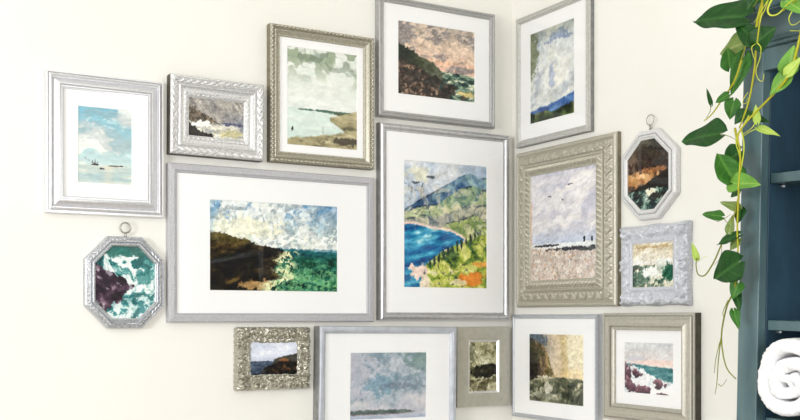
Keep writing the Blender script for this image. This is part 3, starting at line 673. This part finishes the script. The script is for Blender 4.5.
# 16 warm grey stepped frame
r = frame_root('16', 'warm grey stepped frame, white mat, white surf around purple rocks, nearest the bookcase below')
W, H, fw, d, hp = dims('16')
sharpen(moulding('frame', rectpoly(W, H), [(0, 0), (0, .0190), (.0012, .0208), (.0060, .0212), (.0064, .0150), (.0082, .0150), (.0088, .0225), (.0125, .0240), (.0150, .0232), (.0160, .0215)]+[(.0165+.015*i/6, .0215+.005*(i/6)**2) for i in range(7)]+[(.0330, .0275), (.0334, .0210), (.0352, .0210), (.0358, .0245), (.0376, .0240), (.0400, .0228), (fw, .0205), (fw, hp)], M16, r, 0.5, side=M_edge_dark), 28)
glazed(r, '16', art_rosecoast, 53)

# octagons
def octpoly(W, H, c, cz):
    return [(-W+c, -H), (W-c, -H), (W, -H+cz), (W, H-cz), (W-c, H), (-W+c, H), (-W, H-cz), (-W, -H+cz)]
def ring_hanger(root, x, z, R, mat, tube=.0014, tiltx=1.0):
    po = MB().tube([(x, -.010, z-R-.012), (x, -.010, z-R-.004), (x, -.010, z-R+.0015)], .0034, 10, taper=lambda t: 1-.35*t).build('ring_post', mat, root, True)
    b = MB().tube([(x+R*math.cos(a), -.010, z+R*math.sin(a)) for a in [2*PI*i/28 for i in range(28)]], tube, 8, closed=True)
    b.build('hanging_ring', mat, po, True)
r = frame_root('2b', 'silver octagonal frame with ring on the left wall, green surf against dark rocks')
W, H, fw, d, hp = dims('2b')
op = octpoly(W, H, .054, .0425*1.3)
moulding('frame', op, dense([(0, 0), (0, .012), (.0010, .0155), (.0028, .0170), (.0040, .0160), (.0050, .0165), (.0095, .0205), (.0135, .0215), (.0145, .0190), (.0160, .0165), (.0180, .0160), (.0190, .0205), (.0210, .0212), (.0225, .0190), (fw, .0180), (fw, hp)], 56), M2, r, 0.0014,
         combo(leaves(.0042, .0045, .0140, .0105)))
def inner_oct(op, ins):
    P = np.array(op); c = []
    n = len(P); E = np.roll(P, -1, 0)-P; D = E/np.linalg.norm(E, axis=1)[:, None]; N = np.stack([-D[:, 1], D[:, 0]], 1)
    for i in range(n):
        a, b = N[i-1], N[i]; c.append(tuple(P[i]+(a+b)/(1+a@b)*ins))
    return c
def oct_fill(root, op, fw, W, H, hp, fn, seed):
    artwork(root, 0, 0, W-fw+.003, H-fw+.003, hp, fn, seed, clip=inner_oct(op, fw-.003))
    q = inner_oct(op, fw-.001); n = len(q)
    V = [(x, -hp-.0022, z) for x, z in q]+[(x, -hp-.001, z) for x, z in q]
    raw_mesh('glass_pane', V, [tuple(range(n)), tuple(range(2*n-1, n-1, -1))]+[(i, i+n, (i+1) % n+n, (i+1) % n) for i in range(n)], M_glass, root, False)
oct_fill(r, op, fw, W, H, hp, art_surf, 57)
ring_hanger(r, .002, H+.0215, .0125, M_ring, .0019)

r = frame_root('10b', 'distressed white octagonal frame with ring on the right wall, dark storm over orange light')
W, H, fw, d, hp = dims('10b')
op = octpoly(W, H, .064, .0435*1.3)
moulding('frame', op, dense([(0, 0), (0, .011), (.0010, .0140), (.0030, .0160), (.0100, .0175), (.0108, .0175), (.0112, .0110), (.0132, .0110), (.0138, .0170), (.0165, .0200), (.0185, .0200), (.0200, .0175), (.0215, .0165), (fw, .0155), (fw, hp)], 48), M10, r, 0.0018,
         combo(scrolls(.0013, .0025, .0110, .016)))
oct_fill(r, op, fw, W, H, hp, art_nightstorm, 61)
ring_hanger(r, .004, H+.024, .0130, M_ring, .0012)

# ------------------------------------------------------------------ bookcase
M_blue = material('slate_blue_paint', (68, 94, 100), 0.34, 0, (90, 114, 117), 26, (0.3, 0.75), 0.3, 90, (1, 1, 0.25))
bc = thing('bookcase', 'slate blue painted wooden bookcase with a cove crown against the right wall', 'bookcase', (0, 0, 0))
LEAN = math.radians(1.5); PZ = 1.90
bc.location = (-0.002, -1.172+PZ*math.sin(LEAN), .0); bc.rotation_euler = (LEAN, 0, 0)
XF = -.328; WD = .86; TOPZ = 1.99; SW = .046
M_inner = material('shaded_blue_paint', (34, 58, 74), 0.5, 0, (48, 78, 96), 18, (0.3, 0.75), 0.3, 90, (1, 1, 0.4))  # bluer interior paint, darkened further to stand in for shade inside the case
def bpart(name, boxes, bev=.0015, parent=bc):
    b = MB()
    for a, c in boxes: b.box(a, c, bev)
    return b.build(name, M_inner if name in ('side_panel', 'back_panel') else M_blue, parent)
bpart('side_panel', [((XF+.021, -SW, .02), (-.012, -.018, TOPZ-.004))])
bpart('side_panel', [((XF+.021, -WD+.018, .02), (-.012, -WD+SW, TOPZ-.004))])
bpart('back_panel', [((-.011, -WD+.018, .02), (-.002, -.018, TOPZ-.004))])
bpart('face_frame', [((XF, -SW, .02), (XF+.020, 0, 1.9365)), ((XF, -WD, .02), (XF+.020, -WD+SW, 1.9365)), ((XF, -WD+SW, 1.897), (XF+.020, -SW, 1.9365)), ((XF, -WD+SW, .02), (XF+.020, -SW, .10))])
bpart('top_panel', [((XF+.021, -WD+SW+.001, 1.945), (-.013, -SW-.001, 1.963))])
SHELVES = []
for z0, z1 in ((1.695, 1.713), (1.428, 1.446), (1.2500, 1.268), (.92, .938), (.55, .568), (.12, .138)):
    sh = bpart('shelf', [((XF+.023, -WD+SW+.002, z0), (-.013, -SW-.002, z1))], .001)
    if z0 in (1.695, 1.428, 1.25): SHELVES.append((z0, sh))
# shelf pins
pm = material('pin_nickel', (200, 205, 210), .3, .8)
for z0, sh in SHELVES:
    MB().tube([(XF+.050, -SW-.0005, z0-.0035), (XF+.050, -SW-.012, z0-.0035)], .0028, 8).build('shelf_pin', pm, sh, True)
# crown: beads, cove and fascia swept along the front and cut flush at the ends
prof = [(0, 1.937), (-.003, 1.937), (-.006, 1.9385), (-.0075, 1.9415), (-.006, 1.9440), (-.0035, 1.9450), (-.0065, 1.9460), (-.0085, 1.9485), (-.0075, 1.9515), (-.0045, 1.9530), (-.0045, 1.9545)]
for i in range(1, 13):
    a = PI/2*i/12; prof.append((-.0045-.040*(1-math.cos(a)), 1.9545+.034*math.sin(a)))
prof += [(-.0465, 1.9885), (-.0465, 1.9920), (-.051, 1.9925), (-.052, 1.9945), (-.052, 2.0090), (-.050, 2.0105), (0.02, 2.0105), (0.02, 1.937)]
V = []; F = []; npr = len(prof)
for y in (.002, -WD-.002):
    V += [(XF+px, y, pz) for px, pz in prof]
for i in range(npr):
    j = (i+1) % npr; F.append((i, j, npr+j, npr+i))
F += [tuple(range(npr))[::-1], tuple(range(npr, 2*npr))]
cr = raw_mesh('crown_moulding', V, F, M_blue, bc, True); sharpen(cr, 35)

# ------------------------------------------------------------------ rolled towel
M_towel = material('white_terry', (250, 250, 250), 0.95, 0, (244, 244, 246), 60, (0.3, 0.7), 0.9, 420, spec=0.1)
def towel():
    R = .0690; turns = 2.7; r0 = .010; pitch = (R-r0)/turns; th = pitch*.97
    NT = 420; sec = []
    x0, x1 = -.175, .160
    # rounded rectangle section in (x, radial)
    rr = th*.48
    for (cx, sg) in ((x0+rr, -1), (x1-rr, 1)):
        for k in range(9):
            a = PI/2+PI*k/8 if sg < 0 else -PI/2+PI*k/8
            sec.append((cx+rr*math.cos(a), rr*math.sin(a)))
    # sides subdivided
    def lerp(a, b, n): return [(a[0]+(b[0]-a[0])*i/n, a[1]+(b[1]-a[1])*i/n) for i in range(1, n)]
    s2 = sec[:9]+lerp(sec[8], sec[9], 26)+sec[9:]+lerp(sec[17], sec[0], 26)
    ns = len(s2); tt = np.linspace(0, 1, NT); V = np.zeros((NT, ns, 3))
    for i, t in enumerate(tt):
        a = t*turns*2*PI-PI*0.05; r = r0+pitch*turns*t
        fin = min(1, (1-t)/.012+.25)*min(1, t/.01+.3)
        wob = .0030*math.sin(a*2.0+1+t*3)+.0015*math.sin(a*3.3+t*7)
        front = .006*math.sin(a*1.0+.8)+.004*math.sin(2.3*a+1)-.010*(1-t)
        for k, (x, q) in enumerate(s2):
            rad = r-pitch*.5+wob*(1-.3*t)+q*fin
            xx = x+(-front if x < 0 else front)*1.0
            V[i, k] = (xx, rad*math.cos(a)*0.98, rad*math.sin(a))
    n = (fbm(V[..., 0]*1+V[..., 1], V[..., 2]+V[..., 1]*.5, 160, 160, 3, 3)-.5)
    V *= (1+.02*n[..., None])*np.array([1, 1, 1]); 
    n2 = (fbm(V[..., 1], V[..., 2]+V[..., 0], 420, 420, 8, 2)-.5)*.0022
    V[..., 0] += np.where(V[..., 0] < 0, n2*1.4, 0)
    for ax in (1, 2):
        lo, hi = V[..., ax].min(), V[..., ax].max(); V[..., ax] = (V[..., ax]-(lo+hi)/2)/(hi-lo)*2*.0728
    V = V.reshape(-1, 3); idx = np.arange(NT*ns).reshape(NT, ns); nx = np.roll(idx, -1, 1)
    F = np.stack([idx[:-1], nx[:-1], nx[1:], idx[1:]], -1).reshape(-1, 4).tolist()
    F += [tuple(idx[0][::-1]), tuple(idx[-1])]
    return V, F
V, F = towel()
tw = raw_mesh('rolled_towel', V, F, M_towel, None, True)
zmin = min(v[2] for v in V)
tw.location = (-.188, -1.2985, 1.2685+.0728)
tw['label'] = 'white rolled terry towel lying on a shelf of the slate blue bookcase'; tw['category'] = 'towel'

# ------------------------------------------------------------------ trailing vine
LEAVES=[
((-0.440,-1.272,1.963),(-0.452,-1.157,1.990),0.0616,0,0.3),
((-0.450,-1.309,1.909),(-0.454,-1.261,1.960),0.0318,0,0.3),
((-0.460,-1.315,1.906),(-0.456,-1.351,1.925),0.0399,0,0.3),
((-0.360,-1.196,1.945),(-0.368,-1.146,1.938),0.0489,3,0.15),
((-0.380,-1.186,1.901),(-0.380,-1.179,1.942),0.0272,1,0.5),
((-0.370,-1.209,1.917),(-0.382,-1.190,1.849),0.0305,1,0.3),
((-0.470,-1.388,1.842),(-0.474,-1.403,1.882),0.0288,2,0.3),
((-0.480,-1.395,1.836),(-0.476,-1.420,1.860),0.0175,4,0.2),
((-0.470,-1.390,1.838),(-0.478,-1.354,1.809),0.0256,2,0.2),
((-0.490,-1.401,1.949),(-0.490,-1.439,1.922),0.0237,2,0.2),
((-0.450,-1.309,1.988),(-0.462,-1.296,1.966),0.0234,0,0.3),
((-0.390,-1.169,1.783),(-0.394,-1.071,1.788),0.0528,0,0.3),
((-0.380,-1.141,1.844),(-0.376,-1.125,1.879),0.0074,0,0.3),
((-0.380,-1.181,1.853),(-0.388,-1.156,1.842),0.0145,1,0.3),
((-0.370,-1.186,1.842),(-0.370,-1.175,1.809),0.0272,1,0.3),
((-0.370,-1.212,1.818),(-0.382,-1.197,1.797),0.0215,0,0.3),
((-0.400,-1.241,1.806),(-0.404,-1.294,1.785),0.0140,0,0.3),
((-0.420,-1.283,1.784),(-0.416,-1.275,1.818),0.0120,4,0.3),
((-0.420,-1.287,1.773),(-0.428,-1.335,1.753),0.0119,4,0.3),
((-0.420,-1.230,1.690),(-0.420,-1.193,1.748),0.0456,1,0.35),
((-0.430,-1.239,1.682),(-0.442,-1.304,1.677),0.0348,2,0.35),
((-0.380,-1.209,1.747),(-0.384,-1.171,1.725),0.0358,0,0.3),
((-0.360,-1.194,1.688),(-0.356,-1.162,1.671),0.0272,0,0.3),
((-0.370,-1.196,1.647),(-0.378,-1.158,1.663),0.0163,3,0.3),
((-0.390,-1.174,1.633),(-0.390,-1.123,1.643),0.0182,1,0.3),
((-0.360,-1.194,1.646),(-0.372,-1.195,1.618),0.0181,0,0.3),
((-0.380,-1.205,1.597),(-0.384,-1.152,1.584),0.0179,0,0.3),
((-0.370,-1.198,1.591),(-0.366,-1.169,1.571),0.0162,3,0.3),
((-0.370,-1.096,1.560),(-0.378,-1.091,1.592),0.0113,4,0.4),
((-0.390,-1.216,1.548),(-0.390,-1.150,1.518),0.0516,0,0.3),
((-0.370,-1.196,1.511),(-0.382,-1.193,1.482),0.0235,1,0.3),
((-0.370,-1.186,1.461),(-0.374,-1.202,1.428),0.0163,1,0.3),
((-0.380,-1.184,1.604),(-0.376,-1.189,1.636),0.0145,3,0.3),
((-0.360,-1.182,1.496),(-0.368,-1.198,1.459),0.0164,0,0.3),
((-0.460,-1.356,1.976),(-0.460,-1.324,1.969),0.0196,1,0.3),
]
STEMS=[
([(-0.445,-1.319,1.989),(-0.447,-1.310,1.957),(-0.456,-1.312,1.929),(-0.451,-1.308,1.911),(-0.444,-1.299,1.873),(-0.450,-1.294,1.823),(-0.456,-1.288,1.793),(-0.448,-1.269,1.773)],0.00185,1),
([(-0.465,-1.415,1.928),(-0.467,-1.407,1.886),(-0.476,-1.397,1.838),(-0.471,-1.366,1.815),(-0.464,-1.323,1.793),(-0.470,-1.301,1.773),(-0.476,-1.291,1.753),(-0.468,-1.289,1.728),(-0.465,-1.285,1.698),(-0.473,-1.289,1.663)],0.00185,1),
([(-0.383,-1.216,1.908),(-0.385,-1.200,1.872),(-0.376,-1.168,1.852),(-0.376,-1.140,1.826),(-0.385,-1.128,1.814)],0.00151,1),
([(-0.373,-1.221,1.944),(-0.375,-1.200,1.898),(-0.366,-1.173,1.869),(-0.366,-1.169,1.855)],0.00151,2),
([(-0.375,-1.193,1.791),(-0.377,-1.202,1.759),(-0.386,-1.217,1.721),(-0.381,-1.208,1.683),(-0.374,-1.199,1.643),(-0.380,-1.203,1.606),(-0.386,-1.210,1.570),(-0.378,-1.199,1.549),(-0.375,-1.193,1.508)],0.00185,1),
([(-0.368,-1.196,1.669),(-0.376,-1.192,1.633),(-0.371,-1.173,1.605),(-0.364,-1.152,1.585),(-0.371,-1.139,1.552),(-0.376,-1.122,1.528),(-0.368,-1.097,1.531),(-0.365,-1.089,1.549),(-0.374,-1.100,1.561)],0.00143,2),
([(-0.373,-1.198,1.549),(-0.375,-1.191,1.499),(-0.366,-1.166,1.470),(-0.366,-1.154,1.426),(-0.375,-1.163,1.393),(-0.373,-1.172,1.357),(-0.364,-1.186,1.337)],0.00151,2),
([(-0.376,-1.161,1.412),(-0.370,-1.149,1.367),(-0.364,-1.140,1.329),(-0.371,-1.142,1.307)],0.00101,2),
([(-0.365,-1.144,1.326),(-0.367,-1.155,1.323),(-0.376,-1.175,1.337)],0.00067,2),
([(-0.368,-1.151,1.404),(-0.376,-1.149,1.374),(-0.371,-1.140,1.346)],0.00084,2),
([(-0.364,-1.167,1.481),(-0.372,-1.162,1.459),(-0.375,-1.168,1.448)],0.00076,2),
([(-0.494,-1.383,1.964),(-0.502,-1.376,1.942),(-0.505,-1.383,1.929),(-0.496,-1.391,1.930),(-0.496,-1.408,1.940),(-0.505,-1.434,1.944)],0.00134,4),
([(-0.493,-1.417,1.930),(-0.495,-1.411,1.919),(-0.486,-1.407,1.911),(-0.486,-1.417,1.909),(-0.495,-1.434,1.910)],0.00092,4),
([(-0.458,-1.315,1.906),(-0.466,-1.312,1.899),(-0.461,-1.310,1.887),(-0.454,-1.310,1.876)],0.00084,4),
([(-0.463,-1.320,1.905),(-0.465,-1.330,1.894),(-0.456,-1.320,1.880),(-0.456,-1.312,1.862),(-0.465,-1.324,1.844),(-0.463,-1.332,1.839),(-0.454,-1.327,1.853)],0.00092,4),
([(-0.476,-1.362,1.973),(-0.470,-1.341,1.959),(-0.464,-1.315,1.939)],0.00101,4),
([(-0.475,-1.340,1.979),(-0.465,-1.333,1.962),(-0.467,-1.330,1.940),(-0.475,-1.331,1.902)],0.00168,1),
([(-0.485,-1.365,1.970),(-0.476,-1.349,1.953),(-0.477,-1.342,1.942),(-0.485,-1.346,1.930)],0.00109,4),
([(-0.466,-1.327,1.980),(-0.460,-1.314,1.971),(-0.454,-1.302,1.969)],0.00101,2),
([(-0.395,-1.241,1.845),(-0.397,-1.234,1.836),(-0.406,-1.239,1.825),(-0.402,-1.244,1.825),(-0.394,-1.238,1.837)],0.00067,4),
([(-0.484,-1.404,1.902),(-0.492,-1.435,1.893)],0.00076,4),
([(-0.495,-1.430,1.948),(-0.486,-1.405,1.940),(-0.487,-1.379,1.933)],0.00109,1),
([(-0.379,-1.157,1.786),(-0.387,-1.183,1.779),(-0.390,-1.205,1.769),(-0.381,-1.206,1.760)],0.00076,2),
([(-0.374,-1.135,1.847),(-0.382,-1.140,1.829),(-0.385,-1.133,1.818)],0.00076,2),
([(-0.418,-1.285,1.773),(-0.426,-1.277,1.769),(-0.421,-1.255,1.764)],0.00084,4),
([(-0.418,-1.280,1.788),(-0.426,-1.277,1.774),(-0.421,-1.253,1.767)],0.00084,4),
([(-0.420,-1.265,1.797),(-0.414,-1.242,1.777),(-0.422,-1.238,1.756),(-0.425,-1.252,1.726)],0.00118,4),
([(-0.410,-1.239,1.781),(-0.412,-1.247,1.750),(-0.421,-1.252,1.722),(-0.416,-1.240,1.696)],0.00126,4),
([(-0.394,-1.204,1.699),(-0.402,-1.216,1.690),(-0.405,-1.230,1.684)],0.00076,2),
([(-0.375,-1.160,1.635),(-0.377,-1.176,1.623),(-0.386,-1.191,1.610)],0.00067,2),
([(-0.370,-1.146,1.626),(-0.372,-1.165,1.630),(-0.381,-1.189,1.636)],0.00067,2),
([(-0.375,-1.101,1.554),(-0.366,-1.105,1.561),(-0.366,-1.118,1.564)],0.00050,4),
([(-0.380,-1.167,1.591),(-0.371,-1.156,1.562),(-0.371,-1.140,1.546)],0.00050,2),
]
def leaf_finish(name):
    m = painted(name, 0.48, 0.3); nt = m.node_tree; b = nt.nodes['Principled BSDF']
    b.inputs['Subsurface Weight'].default_value = 0.0
    tr = nt.nodes.new('ShaderNodeBsdfTranslucent'); mx = nt.nodes.new('ShaderNodeMixShader'); mx.inputs[0].default_value = 0.18
    a = [n for n in nt.nodes if n.type == 'ATTRIBUTE'][0]; out = nt.nodes['Material Output']
    nt.links.new(a.outputs['Color'], tr.inputs[0]); nt.links.new(b.outputs[0], mx.inputs[1]); nt.links.new(tr.outputs[0], mx.inputs[2]); nt.links.new(mx.outputs[0], out.inputs[0])
    return m
M_leaf = leaf_finish('vine_leaf')
LC = [((26, 72, 26), (62, 112, 44)), ((50, 106, 36), (98, 150, 58)), ((104, 160, 60), (150, 192, 90)), ((116, 142, 70), (166, 178, 110)), ((172, 202, 84), (208, 222, 130))]
SCOL = {1: (186, 182, 44), 2: (136, 142, 48), 4: (208, 216, 76)}
vine = thing('trailing_vine', 'trailing heart-leaved vine hanging from the crown of the slate blue bookcase', 'plant', (-.42, -1.15, 2.02))
vloc = Vector(vine.location)
def leaf(B, T, wd, ci, fold, k):
    B = Vector(B)-vloc; T = Vector(T)-vloc; ax = T-B; L = ax.length; d = ax.normalized()
    rnd = random.Random(k*13+5)
    view = Vector((-.74+rnd.uniform(-.2, .2), -.62+rnd.uniform(-.2, .2), .25+rnd.uniform(-.15, .2))).normalized()
    n = (view-d*view.dot(d)).normalized(); s = d.cross(n)
    nt_, nw = 22, 13; V = []; C = []
    c1, c2 = LC[ci]; c1 = np.array(c1, float); c2 = np.array(c2, float)
    for i in range(nt_):
        t = i/(nt_-1)
        wt = (math.sin(PI*min(1, t**.62))**.85 if t < .38 else (1-((t-.305)/.695)**1.55)**1.0) if True else 0
        wt = max(0.0, (0.30+0.70*math.sin(PI/2*min(1, t/.26)))*(1-max(0, (t-.20)/.80)**1.7)) if t > 0 else .16
        if t > .88: wt *= 1
        for j in range(nw):
            q = -1+2*j/(nw-1)
            x = q*wt*wd*.58
            y = L*(t*.98)-L*.19*abs(q)**1.4*(1-t)**2*(1.0 if abs(q) > .05 else .0)
            h = fold*abs(x)*.9-.18*L*t*t*.6+.035*L*math.sin(t*9+k+q*1.5)*abs(q)+.02*L*math.cos(t*26-abs(q)*6)*abs(q)*(1-abs(q))
            V.append(B+d*y+s*x+n*h)
            vein = math.exp(-(q*wt/.07)**2)+.55*math.exp(-(((t*6+abs(q)*1.6) % 1-.5)/.10)**2)*(abs(q) < .9)
            mott = .5+.5*math.sin(k*3+t*7)*math.sin(q*5+k)
            m = min(1, .22*mott+.75*vein)
            C.append(c1*(1-m)+c2*m)
    th = .0005
    V2 = [v-n*th for v in V]; N = len(V); F = []
    for i in range(nt_-1):
        for j in range(nw-1):
            a, b, c, e = i*nw+j, i*nw+j+1, (i+1)*nw+j+1, (i+1)*nw+j
            F.append((a, b, c, e)); F.append((N+e, N+c, N+b, N+a))
    rim = [j for j in range(nw)]+[i*nw+nw-1 for i in range(1, nt_)]+[(nt_-1)*nw+j for j in range(nw-2, -1, -1)]+[i*nw for i in range(nt_-2, 0, -1)]
    for a, b in zip(rim, rim[1:]+rim[:1]): F.append((b, a, N+a, N+b))
    raw_mesh('leaf', [tuple(v) for v in V+V2], F, M_leaf, vine, True, lin(np.array(C+C)))
for k, (B, T, wd, ci, fo) in enumerate(LEAVES): leaf(B, T, wd, ci, fo, k)
for k, (pts, rad, ci) in enumerate(STEMS):
    b = MB().tube([Vector(p)-vloc for p in smooth_path(pts, 6)], rad*(1.25 if rad > .0011 else 1.1), 7, taper=lambda t: 1-.45*t)
    raw_mesh('stem', b.v, b.f, M_leaf, vine, True, lin(np.tile(np.array(SCOL[ci], float), (len(b.v), 1))))
